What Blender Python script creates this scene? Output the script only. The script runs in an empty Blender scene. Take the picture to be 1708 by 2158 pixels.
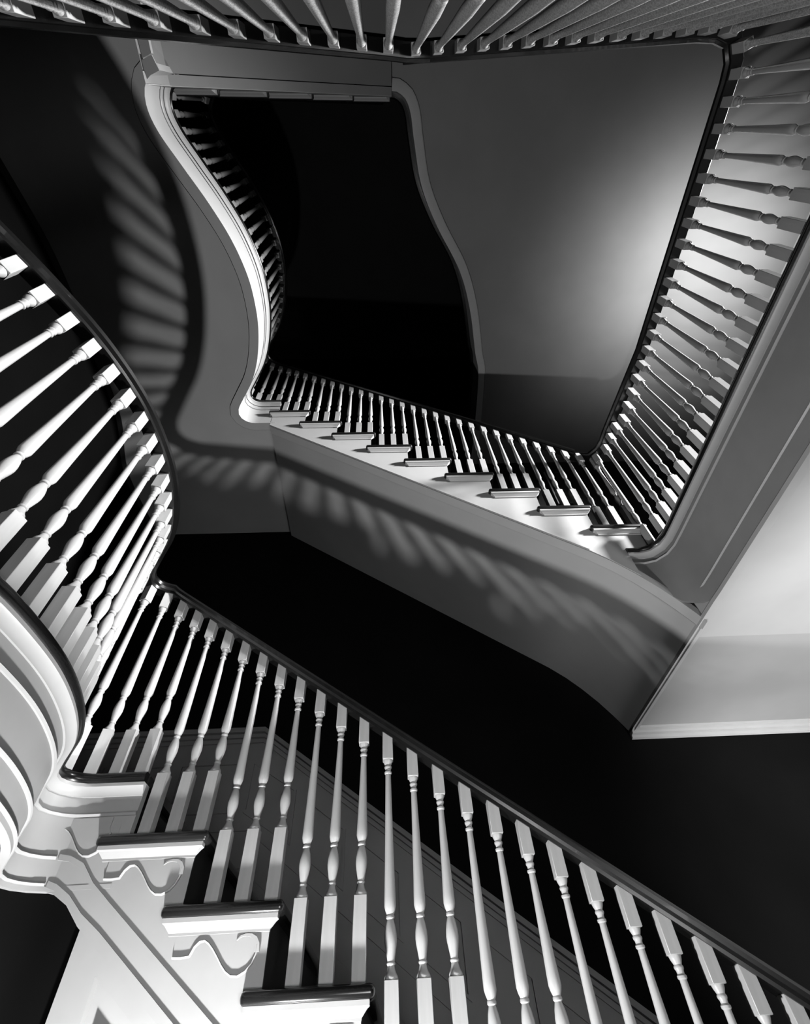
import bpy, bmesh, math, random
from mathutils import Vector, Matrix
random.seed(7)
C = bpy.context.scene.collection
SC = bpy.context.scene
Z0 = 1.478                       # eye height above the ground floor; all heights below are given from the eye

# ------------------------------------------------------------------ camera
def camera():
    f, zx, zy, az = 1000.0, 797.0 - 854.0, 261.5 - 1079.0, 0.008
    Z = Vector((zx, zy, f)).normalized()
    x0 = (Vector((1, 0, 0)) - Z * Z.x).normalized()
    y0 = Z.cross(x0)
    X = math.cos(az) * x0 + math.sin(az) * y0
    Y = -math.sin(az) * x0 + math.cos(az) * y0
    cd = bpy.data.cameras.new('camera'); co = bpy.data.objects.new('camera', cd); C.objects.link(co)
    cd.sensor_fit = 'HORIZONTAL'; cd.sensor_width = 36.0; cd.lens = f / 1708.0 * 36.0
    cd.clip_start = 0.02; cd.clip_end = 100
    m = Matrix(((X[0], -X[1], -X[2], 0), (Y[0], -Y[1], -Y[2], 0), (Z[0], -Z[1], -Z[2], Z0), (0, 0, 0, 1)))
    co.matrix_world = m
    SC.camera = co
camera()

# ------------------------------------------------------------------ world, lamps, exposure
w = bpy.data.worlds.new('world'); SC.world = w; w.use_nodes = True
w.node_tree.nodes['Background'].inputs[0].default_value = (1, 1, 1, 1)
w.node_tree.nodes['Background'].inputs[1].default_value = 0.02
SC.view_settings.view_transform = 'Standard'; SC.view_settings.look = 'None'
SC.view_settings.exposure = 0.0; SC.view_settings.gamma = 1.0
SC.view_settings.use_curve_mapping = False

def lamp(name, kind, loc, power, radius=0.05, aim=None, angle=None, blend=0.5):
    l = bpy.data.lights.new(name, kind); l.energy = power; l.shadow_soft_size = radius
    o = bpy.data.objects.new(name, l); C.objects.link(o)
    o.location = (loc[0], loc[1], loc[2] + Z0)
    if aim:
        d = Vector(aim) - Vector(loc); o.rotation_euler = d.to_track_quat('-Z', 'Y').to_euler()
    if angle: l.spot_size = math.radians(angle); l.spot_blend = blend
    return o
SC.cycles.diffuse_bounces = 0
lamp('uplight_by_the_stair', 'POINT', (-0.42, 1.44, -0.70), 97, 0.04)
lamp('side_room_lamp', 'SPOT', (6.2, 0.10, 3.95), 6000, 0.28, aim=(0.4, 1.6, 1.5), angle=59, blend=1.0)
lamp('landing_torchere', 'SPOT', (2.8, 0.85, 3.40), 76, 0.10, aim=(2.75, 0.98, 4.5), angle=124, blend=1.0)
al = bpy.data.lights.new('soft_fill', 'AREA'); al.shape = 'RECTANGLE'; al.size = 1.3; al.size_y = 1.1; al.energy = 9; al.spread = math.radians(85)  # added soft fill light behind the camera, not a known window
ao = bpy.data.objects.new('soft_fill', al); C.objects.link(ao); ao.location = (0.9, -1.25, -0.55 + Z0)
ao.rotation_euler = (Vector((-0.3, 1.8, 0.35)) - Vector((0.9, -1.25, -0.55))).to_track_quat('-Z', 'Y').to_euler()
fl = bpy.data.lights.new('weak_fill', 'AREA'); fl.size = 1.0; fl.energy = 5  # second added fill, lifts the darkest soffit a little
fo = bpy.data.objects.new('weak_fill', fl); C.objects.link(fo); fo.location = (0.5, -1.25, -0.55 + Z0)
fo.rotation_euler = (Vector((-0.7, 3.65, 2.15))).to_track_quat('-Z', 'Y').to_euler()
lamp('hall_wall_fill', 'SPOT', (2.5, 0.7, -0.9), 260, 0.1, aim=(2.3, 2.96, 0.45), angle=46, blend=1.0)  # added spot that supplies the soft glow on the front wall
lamp('hall_lamp', 'SPOT', (2.6, 0.85, -0.9), 225, 0.15, aim=(3.15, 1.6, 1.38), angle=88, blend=0.5)

# ------------------------------------------------------------------ materials (a black and white picture: neutral greys)
def mat(name, v, rough=0.5, v2=None, scale=6.0, stretch=(1, 1, 1), bump=0.0, coat=0.0, spec=0.5):
    m = bpy.data.materials.new(name); m.use_nodes = True; nt = m.node_tree
    b = nt.nodes['Principled BSDF']; b.inputs['Roughness'].default_value = rough
    b.inputs['Coat Weight'].default_value = coat; b.inputs['Specular IOR Level'].default_value = spec
    tc = nt.nodes.new('ShaderNodeTexCoord'); mp = nt.nodes.new('ShaderNodeMapping')
    mp.inputs['Scale'].default_value = stretch
    n = nt.nodes.new('ShaderNodeTexNoise'); n.inputs['Scale'].default_value = scale; n.inputs['Detail'].default_value = 6
    nt.links.new(tc.outputs['Object'], mp.inputs[0]); nt.links.new(mp.outputs[0], n.inputs['Vector'])
    r = nt.nodes.new('ShaderNodeValToRGB')
    v2 = v if v2 is None else v2
    r.color_ramp.elements[0].position = 0.35; r.color_ramp.elements[1].position = 0.65
    r.color_ramp.elements[0].color = (v2, v2, v2, 1); r.color_ramp.elements[1].color = (v, v, v, 1)
    nt.links.new(n.outputs['Fac'], r.inputs[0]); nt.links.new(r.outputs[0], b.inputs['Base Color'])
    if bump:
        bp = nt.nodes.new('ShaderNodeBump'); bp.inputs['Strength'].default_value = bump; bp.inputs['Distance'].default_value = 0.002
        nt.links.new(n.outputs['Fac'], bp.inputs['Height']); nt.links.new(bp.outputs[0], b.inputs['Normal'])
    return m
M_WHITE = mat('white_gloss_paint', 0.80, 0.42, 0.76, 9, bump=0.15)
M_BAL = mat('baluster_paint', 0.78, 0.35, 0.70, 40, (1, 1, 0.15), bump=0.25)
M_SPECK = mat('worn_speckled_paint', 0.86, 0.5, 0.45, 230, (1, 1, 0.6), bump=0.3)
M_PLASTER = mat('white_plaster', 0.74, 0.85, 0.68, 3, bump=0.2)
M_PLASTER2 = mat('shade_toned_plaster', 0.62, 0.85, 0.57, 3, bump=0.2)  # darker copy of the plaster; holds a step of shade in its colour
M_CEIL = mat('dimmed_ceiling_plaster', 0.46, 0.85, 0.42, 3, bump=0.2)  # plaster darkened in colour to stand in for weaker light
M_FASCIA = mat('shaded_gloss_paint', 0.48, 0.42, 0.45, 9, bump=0.15)  # white gloss darkened so the shade on the fascia sits in the colour
M_WOOD = mat('dark_varnished_wood', 0.035, 0.22, 0.008, 14, (0.15, 1, 1), bump=0.1, coat=0.5)
M_RAIL = mat('black_polished_handrail', 0.010, 0.26, 0.006, 20, (0.2, 0.2, 1), coat=0.15)
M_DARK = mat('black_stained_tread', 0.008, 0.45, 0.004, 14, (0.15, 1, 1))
M_RISER = mat('dark_stained_riser', 0.02, 0.6, 0.012, 8)
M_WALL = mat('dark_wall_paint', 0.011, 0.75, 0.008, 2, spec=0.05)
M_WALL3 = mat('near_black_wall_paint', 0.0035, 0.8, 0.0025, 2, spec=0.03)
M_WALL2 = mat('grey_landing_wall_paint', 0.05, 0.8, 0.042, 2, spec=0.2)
M_WAIN = mat('grey_wainscot_paint', 0.42, 0.5, 0.38, 5)
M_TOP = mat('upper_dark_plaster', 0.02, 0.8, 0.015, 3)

# ------------------------------------------------------------------ helpers
def link_mesh(name, verts, faces, m, parent=None, smooth=False, loc=None):
    me = bpy.data.meshes.new(name); me.from_pydata([tuple(v) for v in verts], [], faces)
    bm = bmesh.new(); bm.from_mesh(me); bmesh.ops.recalc_face_normals(bm, faces=bm.faces); bm.to_mesh(me); bm.free()
    if smooth:
        for p in me.polygons: p.use_smooth = True
        me.set_sharp_from_angle(angle=math.radians(35))
    me.materials.append(m)
    o = bpy.data.objects.new(name, me); C.objects.link(o)
    if parent: o.parent = parent
    if loc: o.location = loc
    return o
def tag(o, label=None, cat=None, group=None, kind=None):
    if label: o['label'] = label
    if cat: o['category'] = cat
    if group: o['group'] = group
    if kind: o['kind'] = kind
    return o
def thing(name, label, cat, loc=(0, 0, 0), group=None):
    e = bpy.data.objects.new(name, None); C.objects.link(e); e.location = (loc[0], loc[1], loc[2] + Z0)
    e.empty_display_size = 0.1
    e['origin'] = loc
    group = group or {'balustrade': 'turned-baluster balustrades around the stairwell', 'landing': 'landings around the open well',
                      'stair flight': 'flights of the winding staircase'}.get(cat)
    return tag(e, label, cat, group)
def off(parent):
    if parent is None: return (0, 0, -Z0)
    o = parent.get('origin')
    return (o[0], o[1], o[2]) if o is not None else (0, 0, 0)
def put(name, verts, faces, m, parent=None, smooth=False):
    o = off(parent)
    return link_mesh(name, [(v[0] - o[0], v[1] - o[1], v[2] - o[2]) for v in verts], faces, m, parent, smooth)
def box_vf(x0, x1, y0, y1, z0, z1):
    v = [(x, y, z) for x in (x0, x1) for y in (y0, y1) for z in (z0, z1)]
    f = [(0, 1, 3, 2), (4, 6, 7, 5), (0, 4, 5, 1), (2, 3, 7, 6), (0, 2, 6, 4), (1, 5, 7, 3)]
    return v, f
def box(name, x0, x1, y0, y1, z0, z1, m, parent=None, bevel=0.0, seg=2):
    v, f = box_vf(x0, x1, y0, y1, z0, z1)
    if not bevel: return put(name, v, f, m, parent)
    bm = bmesh.new(); vs = [bm.verts.new(p) for p in v]
    for q in f: bm.faces.new([vs[i] for i in q])
    bmesh.ops.bevel(bm, geom=list(bm.edges), offset=bevel, segments=seg, profile=0.5, affect='EDGES')
    bm.verts.index_update()
    vv = [tuple(p.co) for p in bm.verts]; ff = [[p.index for p in q.verts] for q in bm.faces]; bm.free()
    return put(name, vv, ff, m, parent, True)
def prism(name, poly, axis, a0, a1, m, parent=None, smooth=False):
    """poly: 2D points; axis 'y': points are (x,z); axis 'z': points are (x,y)"""
    n = len(poly); P = []
    for a in (a0, a1):
        for p in poly:
            P.append((p[0], a, p[1]) if axis == 'y' else ((p[0], p[1], a) if axis == 'z' else (a, p[0], p[1])))
    F = [tuple(range(n)), tuple(range(2 * n - 1, n - 1, -1))] + [(i, (i + 1) % n, n + (i + 1) % n, n + i) for i in range(n)]
    return put(name, P, F, m, parent, smooth)
def catmull(pts, step=0.03):
    P = [Vector(p) for p in pts]; P = [2 * P[0] - P[1]] + P + [2 * P[-1] - P[-2]]; out = []
    for i in range(1, len(P) - 2):
        n = max(2, int((P[i + 1] - P[i]).length / step) + 1)
        for k in range(n):
            t = k / n
            out.append(0.5 * ((2 * P[i]) + (P[i + 1] - P[i - 1]) * t + (2 * P[i - 1] - 5 * P[i] + 4 * P[i + 1] - P[i + 2]) * t * t
                              + (3 * P[i] - P[i - 1] - 3 * P[i + 1] + P[i + 2]) * t ** 3))
    out.append(P[-2]); return out
def normals(path):
    """outward (away from the well) unit normals, mitred"""
    N = []
    n = len(path)
    for i in range(n):
        d = None
        ds = []
        if i > 0: ds.append((Vector(path[i][:2]) - Vector(path[i - 1][:2])).normalized())
        if i < n - 1: ds.append((Vector(path[i + 1][:2]) - Vector(path[i][:2])).normalized())
        d = sum(ds, Vector((0, 0))).normalized()
        c = max(0.6, d.dot(ds[0]))
        N.append(Vector((d.y, -d.x)) / c)
    return N
def offset(path, o):
    N = normals(path); return [Vector((p[0] + o * q.x, p[1] + o * q.y)) for p, q in zip(path, N)]
def sweep(name, prof, path, m, parent=None, z=0.0, smooth=True):
    """closed profile [(outward offset, height)] along a plan path; path points may carry their own height"""
    N = normals(path); V = []; F = []; k = len(prof)
    for p, q in zip(path, N):
        h = (p[2] if len(p) > 2 else 0.0) + z
        for (o, dz) in prof: V.append((p[0] + o * q.x, p[1] + o * q.y, h + dz))
    for i in range(len(path) - 1):
        for j in range(k):
            a, b = i * k + j, i * k + (j + 1) % k
            F.append((a, b, b + k, a + k))
    F.append(tuple(range(k))); F.append(tuple(range(len(V) - 1, len(V) - k - 1, -1)))
    return put(name, V, F, m, parent, smooth)
def arc_walk(path, spacing, start=0.0):
    out = []; s = -start; nxt = 0.0; acc = 0.0
    target = start
    for a, b in zip(path[:-1], path[1:]):
        a = Vector(a[:2]); b = Vector(b[:2]); L = (b - a).length
        while target <= acc + L + 1e-9:
            t = (target - acc) / L if L else 0; out.append((a.lerp(b, t), (b - a).normalized())); target += spacing
        acc += L
    return out

# ------------------------------------------------------------------ key levels and plan curves of the well
R = 0.185; G = 0.2628
HA = 0.742; HB = HA + 16 * R; HR = HB - 10 * R; HR2 = HR + 16 * R
XA, XB = -0.845, -0.855
YA, YB = 1.735, 1.785
YW = 2.96
LEFT = [(-0.95, 1.735), (-1.03, 1.733), (-1.078, 1.705), (-1.082, 1.655), (-1.02, 1.56), (-0.93, 1.43), (-0.865, 1.28), (-0.822, 1.10),
        (-0.812, 0.93), (-0.828, 0.75), (-0.885, 0.55), (-0.975, 0.36), (-1.08, 0.18), (-1.165, 0.03), (-1.19, -0.07),
        (-1.165, -0.145), (-1.10, -0.175)]
def left_curve(dy=0.0):
    pts = [(x, y + (dy if y > 1.6 else dy * max(0, (y - 1.0) / 0.6))) for x, y in LEFT]
    x0 = (XA if dy == 0 else XB)
    return [Vector((x0, YA + dy))] + [Vector((p.x, p.y)) for p in catmull(pts)]
def back_y(x): return -0.18 - (x - 0.11) * 0.065
RIGHT = [(0.11, back_y(0.11)), (1.33, back_y(1.33)), (1.40, -0.258), (1.445, -0.245), (1.468, -0.205), (1.474, -0.15)]
RIGHT_FLOOR = [Vector((0.11, -0.75)), Vector((1.38, -0.75)), Vector((1.474, -0.65)), Vector((1.474, -0.15))]
RIGHT = [Vector(p) for p in RIGHT] + [Vector((1.474 + 0.006 * t, -0.15 + 1.77 * t)) for t in (0.33, 0.66, 1.0)] + \
        [Vector(p) for p in ((1.478, 1.69), (1.464, 1.745), (1.43, 1.785), (1.38, 1.80), (1.32, 1.80))]
RIGHT_FLOOR += RIGHT[6:]
RIGHT2 = [Vector((0.10, -0.150))] + [Vector((p.x, p.y)) for p in catmull(
        [(0.13, -0.148), (0.175, -0.12), (0.208, -0.05), (0.235, 0.10), (0.30, 0.38), (0.44, 0.66), (0.645, 0.98), (0.765, 1.30), (0.855, 1.70),
         (0.905, 1.90), (0.925, 2.35), (0.93, 2.96)])]

# ------------------------------------------------------------------ room shell
def shell():
    s = {}
    tag(box('floor', -3.2, 4.6, -1.7, 3.2, -Z0 - 0.1, -Z0, M_WOOD), kind='structure')
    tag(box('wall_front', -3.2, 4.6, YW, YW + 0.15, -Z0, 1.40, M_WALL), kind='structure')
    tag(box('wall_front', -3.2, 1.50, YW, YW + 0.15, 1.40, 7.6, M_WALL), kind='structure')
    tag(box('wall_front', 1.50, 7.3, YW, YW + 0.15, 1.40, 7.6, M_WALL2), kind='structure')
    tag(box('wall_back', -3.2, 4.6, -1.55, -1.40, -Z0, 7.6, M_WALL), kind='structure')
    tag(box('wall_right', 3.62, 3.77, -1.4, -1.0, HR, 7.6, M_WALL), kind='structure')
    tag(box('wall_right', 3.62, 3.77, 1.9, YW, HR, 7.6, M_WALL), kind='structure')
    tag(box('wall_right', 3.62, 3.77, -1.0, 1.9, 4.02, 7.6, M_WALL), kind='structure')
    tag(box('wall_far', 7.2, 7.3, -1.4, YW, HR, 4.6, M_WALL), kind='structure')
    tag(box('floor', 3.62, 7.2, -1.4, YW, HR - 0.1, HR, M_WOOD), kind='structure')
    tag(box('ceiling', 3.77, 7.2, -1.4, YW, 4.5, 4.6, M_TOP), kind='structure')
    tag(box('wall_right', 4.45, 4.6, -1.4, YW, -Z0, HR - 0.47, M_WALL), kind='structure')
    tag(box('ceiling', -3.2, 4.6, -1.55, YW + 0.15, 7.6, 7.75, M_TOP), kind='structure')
    # curved left wall
    cur = catmull([(-2.13, 2.96), (-2.165, 2.42), (-2.14, 2.14), (-2.04, 1.77), (-2.02, 1.43), (-2.02, 1.0), (-2.035, 0.59), (-2.09, 0.27), (-2.16, -0.1), (-2.2, -0.6), (-2.2, -1.4)], 0.12)
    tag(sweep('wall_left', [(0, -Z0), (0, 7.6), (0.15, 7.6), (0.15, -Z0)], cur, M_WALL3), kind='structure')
    crown = [(-0.002, 0), (-0.022, 0), (-0.02, -0.008), (-0.012, -0.014), (-0.006, -0.03), (-0.002, -0.034)]
    tag(sweep('trim_1', crown, cur, M_WALL2, z=HB - 0.338), kind='structure')
    return cur
CUR = shell()

# ------------------------------------------------------------------ balusters
_mesh = {}
def lathe_mesh(prof, seg=20):
    V = []; F = []
    for r, z in prof:
        for k in range(seg): V.append((r * math.cos(2 * math.pi * k / seg), r * math.sin(2 * math.pi * k / seg), z))
    for i in range(len(prof) - 1):
        for k in range(seg):
            a, b = i * seg + k, i * seg + (k + 1) % seg
            F.append((a, b, b + seg, a + seg))
    F.append(tuple(range(seg))); F.append(tuple(range(len(V) - 1, len(V) - seg - 1, -1)))
    return V, F
def mk(key, V, F, m, smooth=True, bevel=0):
    if key in _mesh: return _mesh[key]
    me = bpy.data.meshes.new(key); me.from_pydata(V, [], F)
    bm = bmesh.new(); bm.from_mesh(me); bmesh.ops.recalc_face_normals(bm, faces=bm.faces)
    if bevel: bmesh.ops.bevel(bm, geom=list(bm.edges), offset=bevel, segments=1, affect='EDGES')
    bm.to_mesh(me); bm.free()
    for p in me.polygons: p.use_smooth = smooth
    if smooth: me.set_sharp_from_angle(angle=math.radians(40))
    me.materials.append(m); _mesh[key] = me; return me
S = 0.0195
def baluster(parent, x, y, h0, h1, ang, base=0.19):
    """square base block, vase, tapering shaft, small square head; the rail sits on h1"""
    L = round(h1 - h0, 2); o = off(parent)
    top = L - 0.088
    key = 'shaft_%.2f_%.2f' % (L, base)
    if key not in _mesh:
        b = base
        P = [(0.0175, b - 0.002), (0.0190, b + 0.003), (0.0180, b + 0.008), (0.0145, b + 0.013), (0.0115, b + 0.020), (0.0095, b + 0.028), (0.0120, b + 0.031),
             (0.0120, b + 0.034), (0.0100, b + 0.037), (0.0125, b + 0.050), (0.0165, b + 0.070), (0.0178, b + 0.082), (0.0170, b + 0.096), (0.0140, b + 0.112),
             (0.0108, b + 0.122), (0.0095, b + 0.126), (0.0125, b + 0.129), (0.0125, b + 0.134), (0.0105, b + 0.137), (0.0145, b + 0.146), (0.0172, b + 0.156),
             (0.0170, b + 0.175)]
        t0, t1 = b + 0.175, top - 0.050
        wide = 1.0 if L < 1.1 else 1.28
        P += [((0.0170 - 0.0075 * ((k / 5) ** 0.85)) * (1 + (wide - 1) * min(1, 2 * (1 - k / 5) + 0.45)), t0 + (t1 - t0) * k / 5) for k in range(1, 6)]
        P += [(0.0125, t1 + 0.003), (0.0128, t1 + 0.008), (0.0095, t1 + 0.012), (0.0100, t1 + 0.018), (0.0125, t1 + 0.022), (0.0130, t1 + 0.026), (0.0105, t1 + 0.030),
              (0.0150, t1 + 0.040), (0.0172, t1 + 0.048), (0.0172, t1 + 0.052)]
        V, F = lathe_mesh(P); mk(key, V, F, M_BAL if L < 1.1 else M_SPECK)
    bk = 'block_%.2f' % base
    if bk not in _mesh:
        V, F = box_vf(-S, S, -S, S, 0, base); mk(bk, V, F, M_BAL, True, 0.0012)
    hk = 'head'
    if hk not in _mesh:
        V, F = box_vf(-S * 0.95, S * 0.95, -S * 0.95, S * 0.95, 0, 0.104); mk(hk, V, F, M_BAL, True, 0.0012)
    s = bpy.data.objects.new('baluster', _mesh[key]); C.objects.link(s); s.parent = parent
    s.location = (x - o[0], y - o[1], h0 - o[2]); s.rotation_euler = (0, 0, ang)
    b = bpy.data.objects.new('base_block', _mesh[bk]); C.objects.link(b); b.parent = s
    t = bpy.data.objects.new('head_block', _mesh[hk]); C.objects.link(t); t.parent = s; t.location = (0, 0, h1 - h0 - 0.088)
    return s
RAIL = [(-0.024, 0), (0.024, 0), (0.026, 0.012), (0.036, 0.020), (0.038, 0.034), (0.030, 0.048), (0.014, 0.056), (-0.014, 0.056), (-0.030, 0.048), (-0.038, 0.034),
        (-0.036, 0.020), (-0.026, 0.012)]

# ------------------------------------------------------------------ flights
def flight(t, x0, d, n, h0, ye, yw, ret=0.070, drop=0.395, lead=None, x_end=None, scrolls=False, two_beads=False, soffit=True, prof=None, xlast=None):
    """t: the thing; d=+1 steps descend towards +x; ye well edge; yw wall; parts are children of t"""
    sg = 1 if yw > ye else -1
    X = lambda a: x0 + d * a
    def bx(name, a0, a1, y0, y1, z0, z1, m, bevel=0, seg=2):
        xs = sorted((X(a0), X(a1))); ys = sorted((ye + sg * y0, ye + sg * y1) if y1 is not None else (ye + sg * y0, yw))
        return box(name, xs[0], xs[1], ys[0], ys[1], z0, z1, m, t, bevel, seg)
    for k in range(0, n + 1):
        h = h0 - k * R
        if k > 0:
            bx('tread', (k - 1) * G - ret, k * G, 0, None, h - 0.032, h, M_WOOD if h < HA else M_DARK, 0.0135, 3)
            # cove moulding under the tread end
            a0, a1 = (k - 1) * G - ret + 0.012, k * G - 0.014
            ys = [ye + sg * v for v in (0.008, 0.013, 0.034)]
            pts = []
            for (z, i, e) in ((h - 0.031, 0, 0.0), (h - 0.042, 0, 0.0), (h - 0.046, 1, 0.006), (h - 0.062, 1, 0.020), (h - 0.068, 1, 0.021)):
                yy = ys[0] if i == 0 else (ye + sg * (0.013 + (0.012 if z < h - 0.05 else 0)))
                pts.append((z, yy, a0 + e, a1 - e))
            V = []; F = []
            for z, yy, p, q in pts: V += [(X(p), yy, z), (X(q), yy, z), (X(q), ys[2], z), (X(p), ys[2], z)]
            for i in range(len(pts) - 1):
                for j in range(4): F.append((i * 4 + j, i * 4 + (j + 1) % 4, i * 4 + 4 + (j + 1) % 4, i * 4 + 4 + j))
            F += [(0, 1, 2, 3), (len(V) - 1, len(V) - 2, len(V) - 3, len(V) - 4)]
            put('cove_moulding', V, F, M_WHITE, t)
        if k < n or xlast is None:
            bx('riser', k * G - 0.050, k * G - 0.034, 0.033, None, h - R, h - 0.031, M_RISER)
    # string board with a sawtooth top
    b = lambda a: h0 - drop - (R / G) * a
    poly = list(lead) if lead else [(X(-0.036), b(-0.036))]
    poly.append((X(-0.036), h0 - R - 0.031))
    for k in range(1, n + 1):
        e = k * G - 0.036
        if k > 1: poly.append((X((k - 1) * G - 0.036), h0 - k * R - 0.031))
        poly.append((X(e), h0 - k * R - 0.031))
        if k < n: poly.append((X(e), h0 - (k + 1) * R - 0.031))
    if prof: poly += prof
    else:
        aend = n * G - 0.036
        poly.append((X(aend), max(-Z0, b(aend))))
        if b(aend) < -Z0: poly.append((X((h0 - 0.395 + Z0) * G / R), -Z0))
    ys = sorted((ye + sg * 0.031, ye + sg * 0.062))
    prism('string_board', poly, 'y', ys[0], ys[1], M_WHITE, t)
    return b, X, sg
def slope_bar(name, pts, w, y0, y1, m, t):
    """bar of vertical width w following (x,z) points, between y0 and y1"""
    poly = [(p[0], p[1] + w / 2) for p in pts] + [(p[0], p[1] - w / 2) for p in reversed(pts)]
    return prism(name, poly, 'y', min(y0, y1), max(y0, y1), m, t)

SCROLL = [(0.0, 0.0), (0.004, 0.062), (0.028, 0.063), (0.050, 0.061), (0.058, 0.043), (0.070, 0.032), (0.084, 0.030), (0.097, 0.037), (0.112, 0.050), (0.128, 0.067),
          (0.142, 0.083), (0.156, 0.096), (0.172, 0.105), (0.190, 0.106), (0.208, 0.098), (0.222, 0.083), (0.230, 0.064), (0.230, 0.045), (0.222, 0.030), (0.222, 0.0)]
HOOK = [(0.232, 0.060), (0.231, 0.044), (0.224, 0.032), (0.211, 0.025), (0.196, 0.023), (0.182, 0.026), (0.172, 0.034)]

def scroll_edge(t, pts, yf):
    """the rounded raised rim that follows the cut edge of a scroll bracket"""
    V = []; F = []; n = len(pts)
    for i, p in enumerate(pts):
        q = Vector(pts[min(i + 1, n - 1)]) - Vector(pts[max(i - 1, 0)]); q.normalize(); nx, nz = q.y, -q.x
        for a, d in ((-0.0035, 0.0), (-0.0025, 0.007), (0.0005, 0.009), (0.0035, 0.0)):
            V.append((p[0] - nx * a, yf - d, p[1] - nz * a))
    for i in range(n - 1):
        for j in range(3): F.append((i * 4 + j, i * 4 + j + 1, i * 4 + 5 + j, i * 4 + 4 + j))
    F += [(0, 1, 2, 3), (len(V) - 4, len(V) - 3, len(V) - 2, len(V) - 1)]
    put('scroll_rim', V, F, M_WHITE, t, True)
def A_flight():
    t = thing('stair_flight', 'lowest white stair flight with dark wooden treads and scroll brackets, rising to the left', 'stair flight', (0.6, 2.3, -Z0))
    lead = [(-0.90, HA - 0.405), (-0.955, HA - 0.355), (-1.01, HA - 0.325), (-1.07, HA - 0.312), (-1.07, HA - 0.15), (XA - 0.036, HA - 0.15)]
    b, X, sg = flight(t, XA, 1, 11, HA, YA, YW, ret=0.085, drop=0.43, lead=lead)
    yf = YA + 0.032
    slope = R / G
    # two beads framing a flat band along the string
    for dz, w, pre in ((0.078, 0.015, [(-1.035, HA - 0.235), (-1.00, HA - 0.240), (-0.95, HA - 0.262), (-0.90, HA - 0.312)]),
                       (0.012, 0.016, [(-1.035, HA - 0.302), (-1.005, HA - 0.312), (-0.955, HA - 0.340), (-0.90, HA - 0.385)])):
        pts = pre + [(XA - 0.036 + a, b(a - 0.036) + dz) for a in (0.05, 0.6, 1.2, 1.8)]
        slope_bar('string_bead', pts, w, yf - 0.006, yf + 0.004, M_WHITE, t)
    o = off(t)
    for k in range(1, 12):
        x_r = X((k - 1) * G - 0.036) + 0.004; h = HA - k * R - 0.050
        poly = [(x_r + u * 1.0, h - v) for u, v in SCROLL]
        sc = prism('scroll_bracket', poly, 'y', yf - 0.004, yf + 0.004, M_WHITE, t)
        scroll_edge(t, [(x_r + u, h - v) for u, v in SCROLL[1:18]], yf)
        hk = [(x_r + u, h - v) for u, v in HOOK]
        poly = []
        n = len(hk)
        for i, p in enumerate(hk):
            wdt = 0.006 * (1 - i / (n - 1)) + 0.001
            q = Vector(hk[min(i + 1, n - 1)]) - Vector(hk[max(i - 1, 0)]); q.normalize()
            poly.append(((p[0] + q.y * wdt, p[1] - q.x * wdt), (p[0] - q.y * wdt, p[1] + q.x * wdt)))
        poly = [a for a, _ in poly] + [c for _, c in reversed(poly)]
        s2 = prism('scroll_curl', poly, 'y', yf - 0.008, yf - 0.003, M_WHITE, t)
    prism('scroll_bracket', [(-1.135 + u, HA - 0.130 - v) for u, v in [(0.075, 0.0), (0.075, 0.034)] + SCROLL[6:]], 'y', yf - 0.004, yf + 0.004, M_WHITE, t)
    scroll_edge(t, [(-1.135 + u, HA - 0.130 - v) for u, v in [(0.075, 0.034)] + SCROLL[6:18]], yf)
    # spandrel panelling under the string
    sp = thing('spandrel_panelling', 'white triangular spandrel panelling under the lowest stair flight', 'panelling', (0.3, YA + 0.05, -Z0))
    bl = lambda x: b(x - XA)
    y0 = YA + 0.036
    xl = -0.892
    def stile(name, poly, ya, yb): return prism(name, poly, 'y', ya, yb, M_WHITE, sp)
    xr = XA + (HA - 0.395 + Z0) / slope
    stile('backing_board', [(xl, -Z0), (xl, bl(xl)), (xr, -Z0)], y0 + 0.024, y0 + 0.036)
    stile('stile', [(xl, -Z0), (xl, bl(xl) + 0.0), (xl + 0.088, bl(xl + 0.088)), (xl + 0.088, -Z0)], y0, y0 + 0.026)
    stile('top_rail', [(xl + 0.088, bl(xl + 0.088)), (xr, -Z0), (xr - 0.12, -Z0), (xl + 0.088, bl(xl + 0.088) - 0.05)], y0 - 0.0, y0 + 0.026)
    # raised field
    xa = xl + 0.088 + 0.035; zt = bl(xa) - 0.115
    stile('raised_panel', [(xa, -Z0 + 0.15), (xa, zt), (xa + (zt + Z0 - 0.15) / slope, -Z0 + 0.15)], y0 + 0.010, y0 + 0.026)
    return t
A_flight()

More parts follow.
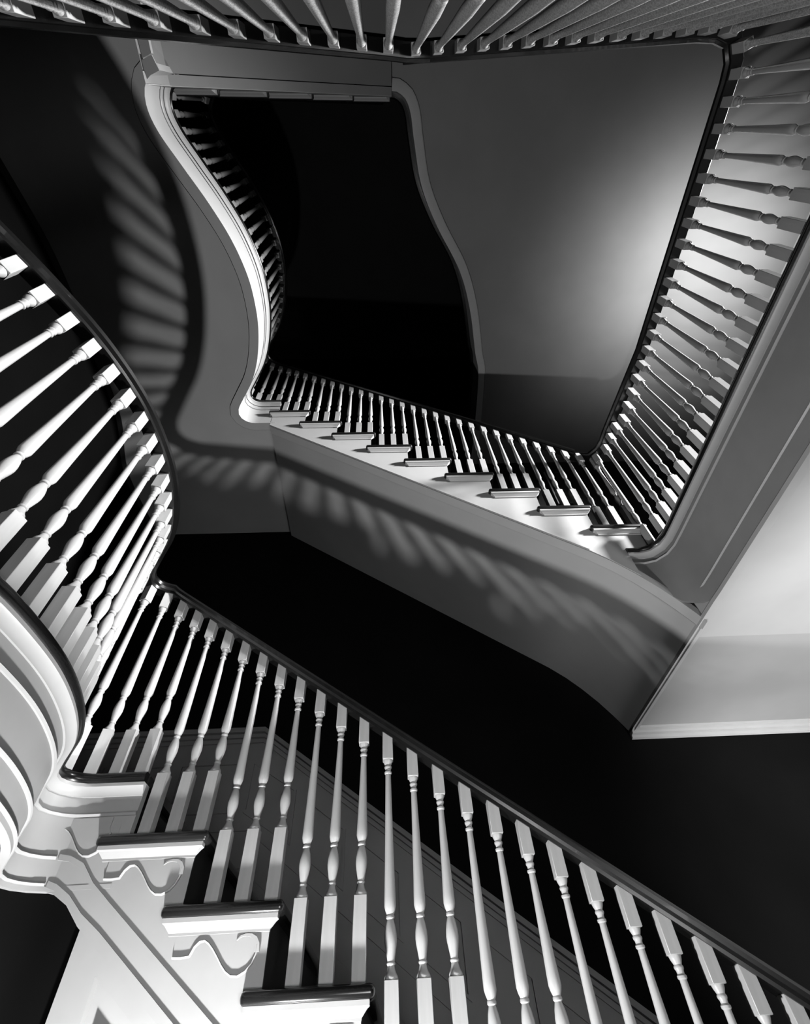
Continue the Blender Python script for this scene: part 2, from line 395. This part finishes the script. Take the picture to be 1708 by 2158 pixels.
def B_flight():
    t = thing('stair_flight', 'brightly lit white stair flight with dark treads above, rising from right landing to upper left', 'stair flight', (0.3, 2.3, 1.4))
    sl = R / G
    bot = lambda x: 3.315 - 0.728 * (x + 0.89)
    prof = [(1.475, HR - 0.03), (1.325, HR - 0.03), (1.325, 1.655), (1.22, 1.765), (1.12, bot(1.12)), (XB - 0.036, bot(XB - 0.036))]
    flight(t, XB, 1, 9, HB, YB, YW, prof=prof)
    # soffit: sloping, easing down at its foot to the level of the hall ceiling
    P = [(XB - 0.03, bot(XB - 0.03)), (XB + 0.6, bot(XB + 0.6)), (0.6, bot(0.6)), (1.12, bot(1.12)), (1.22, 1.765), (1.30, 1.68), (1.38, 1.58), (1.44, 1.49), (1.485, 1.415), (1.514, 1.36)]
    poly = P + [(p[0] + 0.012, p[1] + 0.03) for p in reversed(P)]
    o = prism('soffit', poly, 'y', YB + 0.10, YW, M_PLASTER, t, smooth=True)
    edge = [(p[0], p[1] - 0.008) for p in P]
    poly = edge + [(p[0] + 0.012, p[1] + 0.035) for p in reversed(P)]
    prism('soffit_edge_band', poly, 'y', YB + 0.034, YB + 0.095, M_WHITE, t, smooth=True)
    slope_bar('string_bead', [(x, bot(x) + 0.010) for x in (XB - 0.03, 0.0, 0.6, 1.12)], 0.012, YB + 0.026, YB + 0.036, M_WHITE, t)
    return t
B_flight()

def back_flight(name, label, h0, ye, x0, thick_l):
    """the flight along the back wall, climbing to the right"""
    t = thing(name, label, 'stair flight', (-0.5, -0.8, h0 - 6 * R))
    sl = R / G
    xe = 0.10
    bot = lambda x: h0 - 0.385 - sl * (xe - x)
    prof = [(-1.2, h0 - 5 * R - 0.03), (-1.2, h0 - 6 * R - 0.30), (-1.13, bot(-1.13)), (xe, bot(xe)), (xe, h0 - 0.04)]
    flight(t, x0, -1, 5, h0, ye, -1.40, prof=prof)
    P = [(-1.19, h0 - 6 * R - 0.355), (-1.17, h0 - 6 * R - 0.31), (-1.135, bot(-1.135) - 0.005), (-1.0, bot(-1.0)), (0.0, bot(0.0)), (xe, bot(xe))]
    poly = P + [(p[0] - 0.01, p[1] + 0.03) for p in reversed(P)]
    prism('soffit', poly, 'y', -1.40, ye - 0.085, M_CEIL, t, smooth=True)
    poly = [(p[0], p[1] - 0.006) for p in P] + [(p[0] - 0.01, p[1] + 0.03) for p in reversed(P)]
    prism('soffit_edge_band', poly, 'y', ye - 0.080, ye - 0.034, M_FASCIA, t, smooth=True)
    return t
back_flight('stair_flight', 'short white stair flight behind the top balustrade, mostly out of frame', HR, -0.75, 0.11, 0)
back_flight('stair_flight', 'short grey stair flight seen from below across the top of the dark well', HR2, -0.120, 0.03, 0)

# ------------------------------------------------------------------ landings
NOSE = [(0.03, 0), (0.008, 0), (0.001, -0.006), (-0.002, -0.016), (0.001, -0.026), (0.008, -0.032), (0.03, -0.032)]
def landing(t, path, h, thick, outline, mo=M_WHITE, bead1=None, cove=True, soff=None, end_cap=True):
    sweep('nosing', NOSE, path, M_RAIL, t, z=h)
    if cove:
        sweep('cove_moulding', [(0.035, -0.031), (0.008, -0.031), (0.008, -0.042), (0.014, -0.046), (0.024, -0.060), (0.026, -0.068), (0.035, -0.068)], path, mo, t, z=h)
        sweep('lower_bead', [(0.036, -0.092), (0.027, -0.093), (0.023, -0.098), (0.027, -0.104), (0.036, -0.105)], path, mo, t, z=h - 0.022)
    sweep('fascia', [(0.032, -0.031), (0.032, -thick), (0.06, -thick), (0.06, -0.031)], path, mo, t, z=h)
    if bead1:
        for z in bead1:
            k0 = next(i for i, p in enumerate(path) if p.x < -1.02)
            sweep('fascia_bead', [(0.034, z + 0.007), (0.027, z + 0.005), (0.024, z), (0.027, z - 0.005), (0.034, z - 0.007)], path[k0:], mo, t, z=h)
    sweep('soffit_edge_band', [(0.030, -thick + 0.004), (0.030, -thick - 0.008), (0.092, -thick - 0.008), (0.092, -thick + 0.004)], path, mo, t, z=h)
    inner = offset(path, 0.034)
    prism('floor_boards', [(p.x, p.y) for p in offset(path, 0.02)] + outline, 'z', h - 0.03, h - 0.001, M_WOOD, t)
    for name, polyfn, m in (soff or [('soffit', None, M_PLASTER)]):
        base = [(p.x, p.y) for p in offset(path, 0.098)]
        poly = base + outline if polyfn is None else polyfn(base)
        prism(name, poly, 'z', h - thick, h - thick + 0.03, m, t)

def left_landing(name, label, h, dy, loc, bead, thick=0.338):
    t = thing(name, label, 'landing', loc)
    path = left_curve(dy)
    outl = [(-1.10, -1.39), (-2.28, -1.39), (-2.28, YW), (XA - 0.03, YW)]
    landing(t, path, h, thick, outl, bead1=bead)
    return path
PL1 = left_landing('landing', 'lower left landing with white curved fascia and black nosing, nearest the camera', HA, 0.0, (-1.6, 1.0, HA - 0.4), [-0.235, -0.302], 0.312)
tag(sweep('blackout_under_landing', [(0.052, -Z0), (0.052, HA - 0.318), (0.16, HA - 0.318), (0.16, -Z0)], PL1, M_WALL), kind='structure')  # added dark sheet that blacks out the open passage under the landing
PL2 = left_landing('landing', 'upper left landing with S-curved white fascia and grey soffit', HB, 0.05, (-1.6, 1.0, HB - 0.4), None)

def right_landing():
    t = thing('landing', 'right-hand landing with straight grey fascia, black nosing and white ceiling underneath', 'landing', (2.5, 1.0, HR - 0.5))
    path = RIGHT_FLOOR
    outl = [(1.32, YW), (3.60, YW), (3.60, -1.39), (0.095, -1.39)]
    sweep('nosing', NOSE, path, M_RAIL, t, z=HR)
    sweep('cove_moulding', [(0.035, -0.031), (0.008, -0.031), (0.008, -0.042), (0.014, -0.046), (0.024, -0.060), (0.026, -0.068), (0.035, -0.068)], path, M_WHITE, t, z=HR)
    sweep('lower_bead', [(0.036, -0.092), (0.027, -0.093), (0.023, -0.098), (0.027, -0.104), (0.036, -0.105)], path, M_WHITE, t, z=HR)
    sweep('fascia', [(0.032, -0.031), (0.032, -0.47), (0.06, -0.47), (0.06, -0.031)], [Vector((1.479, 1.70)), Vector((1.479, YW))], M_WHITE, t, z=HR)
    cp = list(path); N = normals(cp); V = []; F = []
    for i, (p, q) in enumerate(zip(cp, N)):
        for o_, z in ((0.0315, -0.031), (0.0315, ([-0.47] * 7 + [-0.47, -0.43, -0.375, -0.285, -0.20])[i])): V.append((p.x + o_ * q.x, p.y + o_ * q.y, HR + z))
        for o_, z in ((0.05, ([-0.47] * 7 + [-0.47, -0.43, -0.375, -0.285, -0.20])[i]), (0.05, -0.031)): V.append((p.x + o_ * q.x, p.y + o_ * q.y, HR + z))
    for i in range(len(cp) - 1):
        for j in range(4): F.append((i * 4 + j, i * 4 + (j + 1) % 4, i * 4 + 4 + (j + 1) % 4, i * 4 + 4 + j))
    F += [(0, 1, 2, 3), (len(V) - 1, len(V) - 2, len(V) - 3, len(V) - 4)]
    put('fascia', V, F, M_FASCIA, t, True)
    ext = path[:7] + [Vector((1.478, 1.69)), Vector((1.478, YW))]
    for z in (-0.375,):
        sweep('fascia_bead', [(0.034, z + 0.007), (0.028, z + 0.004), (0.025, z), (0.028, z - 0.004), (0.034, z - 0.007)], ext, M_WHITE, t, z=HR)
    sweep('ceiling_edge_band', [(0.022, -0.465), (0.022, -0.485), (0.062, -0.485), (0.062, -0.465)], ext, M_WHITE, t, z=HR)
    prism('floor_boards', [(p.x, p.y) for p in offset(path, 0.02)] + outl, 'z', HR - 0.03, HR - 0.001, M_WOOD, t)
    e2 = [(p.x, p.y) for p in offset(ext, 0.058)]
    poly = [p for p in e2 if p[1] < 1.8] + [(1.536, 1.98), (4.46, 1.98), (4.46, -1.39), (0.095, -1.39)]
    prism('ceiling_panel', poly, 'z', HR - 0.472, HR - 0.44, M_PLASTER, t)
    prism('ceiling_panel', [(1.536, 1.98), (4.46, 1.98), (4.46, YW), (1.536, YW)], 'z', HR - 0.472, HR - 0.44, M_PLASTER2, t)  # shade beyond the crease is painted in with the darker plaster
    tr = [Vector((4.45, YW)), Vector((1.50, YW))]
    sweep('ceiling_cornice', [(-0.001, -0.472), (-0.075, -0.472), (-0.072, -0.485), (-0.050, -0.490), (-0.046, -0.502), (-0.022, -0.506), (-0.018, -0.520), (-0.001, -0.524)], tr, M_WHITE, t, z=HR)
right_landing()

def right_landing2():
    t = thing('landing', 'topmost right landing with S-curved opening edge and smooth grey ceiling lit from the right', 'landing', (2.2, 1.0, HR2 - 0.5))
    path = RIGHT2
    outl = [(3.60, YW), (3.60, -1.39), (0.095, -1.39)]
    sweep('nosing', NOSE, path, M_RAIL, t, z=HR2)
    sweep('fascia', [(0.032, -0.031), (0.032, -0.36), (0.06, -0.36), (0.06, -0.031)], path, M_WHITE, t, z=HR2)
    sweep('soffit_edge_band', [(0.030, -0.355), (0.030, -0.368), (0.088, -0.368), (0.094, -0.366), (0.098, -0.372), (0.102, -0.366), (0.102, -0.355)], path, M_WHITE, t, z=HR2)
    prism('floor_boards', [(p.x, p.y) for p in offset(path, 0.02)] + outl, 'z', HR2 - 0.03, HR2 - 0.001, M_WOOD, t)
    e2 = [(p.x, p.y) for p in offset(path, 0.098)]
    cut = [p for p in e2 if p[1] < 1.78]
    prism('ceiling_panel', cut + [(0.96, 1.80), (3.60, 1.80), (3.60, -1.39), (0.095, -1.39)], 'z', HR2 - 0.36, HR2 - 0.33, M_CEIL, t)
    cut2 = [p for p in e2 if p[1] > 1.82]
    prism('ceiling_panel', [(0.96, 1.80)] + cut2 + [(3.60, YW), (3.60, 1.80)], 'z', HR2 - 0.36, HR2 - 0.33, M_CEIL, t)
    sweep('wall_cornice', [(-0.001, -0.36), (-0.07, -0.36), (-0.066, -0.372), (-0.045, -0.378), (-0.04, -0.392), (-0.016, -0.40), (-0.001, -0.44)], [Vector((3.62, -1.39)), Vector((3.62, YW - 0.01))], M_WHITE, t, z=HR2)
right_landing2()

# ------------------------------------------------------------------ balustrades
def stair_balustrade(t, x0, d, ks, h0, y, rail_h, rail_pts):
    for k in ks:
        for a in (0.045, 0.1326, 0.2202):
            x = x0 + d * (k * G - a)
            if abs(x) > 50: continue
            baluster(t, x, y, h0 - k * R, rail_h(x) + 0.004, 0.0)
    sweep('handrail', RAIL, rail_pts, M_RAIL, t)
railA = lambda x: HA + 0.69 - (R / G) * (x - XA)
railB = lambda x: HB + 0.69 - (R / G) * (x - XB)
t = thing('balustrade', 'white turned balusters under black handrail along the lowest flight, bottom centre', 'balustrade', (0.6, YA + 0.05, -Z0))
stair_balustrade(t, XA, 1, range(1, 11), HA, YA + 0.05, railA, [(1.95, YA + 0.05, railA(1.95)), (-0.90, YA + 0.05, railA(-0.90))])
t = thing('balustrade', 'small white balusters under black handrail on the brightly lit flight, centre right', 'balustrade', (0.3, YB + 0.05, HR))
stair_balustrade(t, XB, 1, range(1, 10), HB, YB + 0.045, railB, [(1.36, YB + 0.05, railB(1.36)), (-0.91, YB + 0.05, railB(-0.91))])

LONG = 1.38
def landing_balustrade(t, path, h, rise, heights, spacing=0.0885, start=0.04, base=0.165, skip_end=0.0, o=0.05):
    c = offset(path, o)
    tot = sum((Vector(b) - Vector(a)).length for a, b in zip(c[:-1], c[1:]))
    pts = [p for p in arc_walk(c, spacing, start)]
    s = start
    for p, d in pts:
        if s > tot - skip_end: break
        hh = heights(p.x, p.y)
        baluster(t, p.x, p.y, (hh - LONG if (p.y < -0.2 and p.x > 0.05 and h == HR) else h), hh + 0.004, math.atan2(d.y, d.x), base)
        s += spacing
    sweep('handrail', RAIL, [(p.x, p.y, heights(p.x, p.y)) for p in c], M_RAIL, t)
def hL(h, rail):
    def fn(x, y):
        v = h + 0.83
        if y > 1.70: v = min(v, rail(x))
        if y < -0.05: v += 0.14 * min(1, (-0.05 - y) / 0.17)
        return v
    return fn
t = thing('balustrade', 'large white balusters under black handrail curving along the left edge of the picture', 'balustrade', (-0.9, 0.9, HA))
landing_balustrade(t, PL1, HA, 0.83, hL(HA, railA))
t = thing('balustrade', 'tiny dim balusters along the upper S-curved landing edge beside the dark well', 'balustrade', (-0.9, 0.9, HB))
landing_balustrade(t, PL2, HB, 0.83, hL(HB, railB))
def hR(x, y):
    v = HR + 0.83
    if y > 1.45 and x > 1.3:
        if x > 1.49: v += 0.10 * min(1, (y - 1.45) / 0.15)
        else: v = max(v + 0.10, min(railB(x), v + 0.25))
    return v
t = thing('balustrade', 'backlit balusters under black handrail on the right-hand landing and across the top right', 'balustrade', (1.5, 0.8, HR))
rp = [Vector(p) for p in RIGHT]
landing_balustrade(t, rp, HR, 0.83, hR, start=0.05, spacing=0.0905, skip_end=0.10)

def back_balustrade():
    """long balusters of the back flight run down past the floor edge to a closed string board"""
    t = thing('balustrade', 'long speckled white balusters sloping across the top left of the picture under a black handrail', 'balustrade', (-0.5, -0.25, HA))
    rail = lambda x: HR + 0.76 - (R / G) * (0.11 - x)
    x = 0.045
    while x > -1.12:
        baluster(t, x, -0.232, rail(x) - LONG, rail(x) + 0.004, 0.0); x -= 0.0985
    sweep('handrail', RAIL, [(-1.12, -0.232, rail(-1.12)), (0.05, -0.232, rail(0.05)), (0.12, -0.232, HR + 0.79), (0.22, -0.237, HR + 0.83)], M_RAIL, t)
    cs = [(-0.035, 0), (0.035, 0), (0.035, -0.25), (-0.035, -0.25)]
    sweep('closed_string', cs, [(-1.12, -0.232, rail(-1.12) - LONG + 0.01), (0.10, -0.232, rail(0.10) - LONG + 0.01)], M_WHITE, t)
    sweep('closed_string', cs, [(0.10, -0.232, HR + 0.83 - LONG + 0.01), (1.42, -0.318, HR + 0.83 - LONG + 0.01)], M_WHITE, t)
back_balustrade()
def upper_back():
    t = thing('balustrade', 'dark handrail and balusters above the grey upper back flight', 'balustrade', (-0.5, -0.17, HB))
    rail = lambda x: HR2 + 0.70 - (R / G) * (0.03 - x)
    for k in range(1, 6):
        for a in (0.045, 0.1326, 0.2202):
            x = 0.03 - (k * G - a)
            baluster(t, x, -0.170, HR2 - k * R, rail(x) + 0.004, 0.0)
    sweep('handrail', RAIL, [(-1.12, -0.170, rail(-1.12)), (0.05, -0.170, rail(0.05))], M_RAIL, t)
upper_back()

# ------------------------------------------------------------------ wainscot on the front wall beside the lowest flight
def wainscot():
    t = thing('wainscot', 'grey panelled wainscot rising with the lowest flight behind its balusters', 'wainscot', (0.0, YW, -Z0))
    sl = R / G
    N = lambda x: HA - sl * (x - XA)
    xs = -0.78
    top = lambda x, dz: (N(max(x, xs)) + dz)
    y1 = YW + 0.005
    x0, x1 = -2.1, 2.0
    poly = [(x0, top(x0, 0.75)), (xs, top(xs, 0.75)), (x1, top(x1, 0.75)), (x1, top(x1, -0.1)), (xs, top(xs, -0.1)), (x0, top(x0, -0.1))]
    prism('backing_board', poly, 'y', YW - 0.018, y1, M_WAIN, t)
    def rail(name, dz, w, d):
        pts = [(x0, top(x0, dz)), (xs, top(xs, dz)), (x1, top(x1, dz))]
        slope_bar(name, pts, w, YW - d, y1, M_WAIN, t)
    rail('cap_rail', 0.765, 0.028, 0.055); rail('cap_moulding', 0.735, 0.022, 0.038); rail('frieze_bead', 0.700, 0.010, 0.030)
    rail('base_moulding', 0.235, 0.018, 0.032); rail('skirting_board', 0.14, 0.16, 0.026)
    # panels: each a moulded frame following the slope
    edges = [-2.02, -1.65, -1.28, -0.86, -0.51, -0.22, 0.07, 0.36, 0.65, 0.94, 1.23, 1.52]
    for a, b in zip(edges[:-1], edges[1:]):
        a += 0.035; b -= 0.035
        q = [(a, top(a, 0.585)), (b, top(b, 0.585)), (b, top(b, 0.315)), (a, top(a, 0.315))]
        qi = []
        cx = sum(p[0] for p in q) / 4; cz = sum(p[1] for p in q) / 4
        wd = 0.014
        qi = [(a + wd, top(a + wd, 0.585 - wd)), (b - wd, top(b - wd, 0.585 - wd)), (b - wd, top(b - wd, 0.315 + wd)), (a + wd, top(a + wd, 0.315 + wd))]
        V = []; F = []
        for yy, ring in ((YW - 0.017, q), (YW - 0.030, q), (YW - 0.030, qi), (YW - 0.017, qi)): V += [(p[0], yy, p[1]) for p in ring]
        for r_ in range(3):
            for j in range(4): F.append((r_ * 4 + j, r_ * 4 + (j + 1) % 4, r_ * 4 + 4 + (j + 1) % 4, r_ * 4 + 4 + j))
        for j in range(4): F.append((12 + j, 12 + (j + 1) % 4, (j + 1) % 4, j))
        put('panel_frame', V, F, M_WAIN, t)
wainscot()

# ------------------------------------------------------------------ framed picture on the front wall of the right landing
def picture():
    t = thing('framed_picture', 'small dark framed picture on the wall glimpsed between balusters of the middle flight', 'picture', (1.86, YW, 3.85))
    x0, x1, z0, z1 = 1.72, 1.95, 3.66, 4.22
    for n, a in (('frame_side', (x0, x0 + 0.02, z0, z1)), ('frame_side', (x1 - 0.02, x1, z0, z1)), ('frame_rail', (x0 + 0.02, x1 - 0.02, z1 - 0.02, z1)), ('frame_rail', (x0 + 0.02, x1 - 0.02, z0, z0 + 0.02))):
        box(n, a[0], a[1], YW - 0.035, YW - 0.002, a[2], a[3], M_WHITE if n == 'frame_side' else M_RAIL, t, 0.003, 1)
    box('print', x0 + 0.02, x1 - 0.02, YW - 0.015, YW - 0.004, z0 + 0.02, z1 - 0.02, M_RAIL, t)
picture()

for o in list(bpy.data.objects):
    if 'origin' in o.keys(): del o['origin']
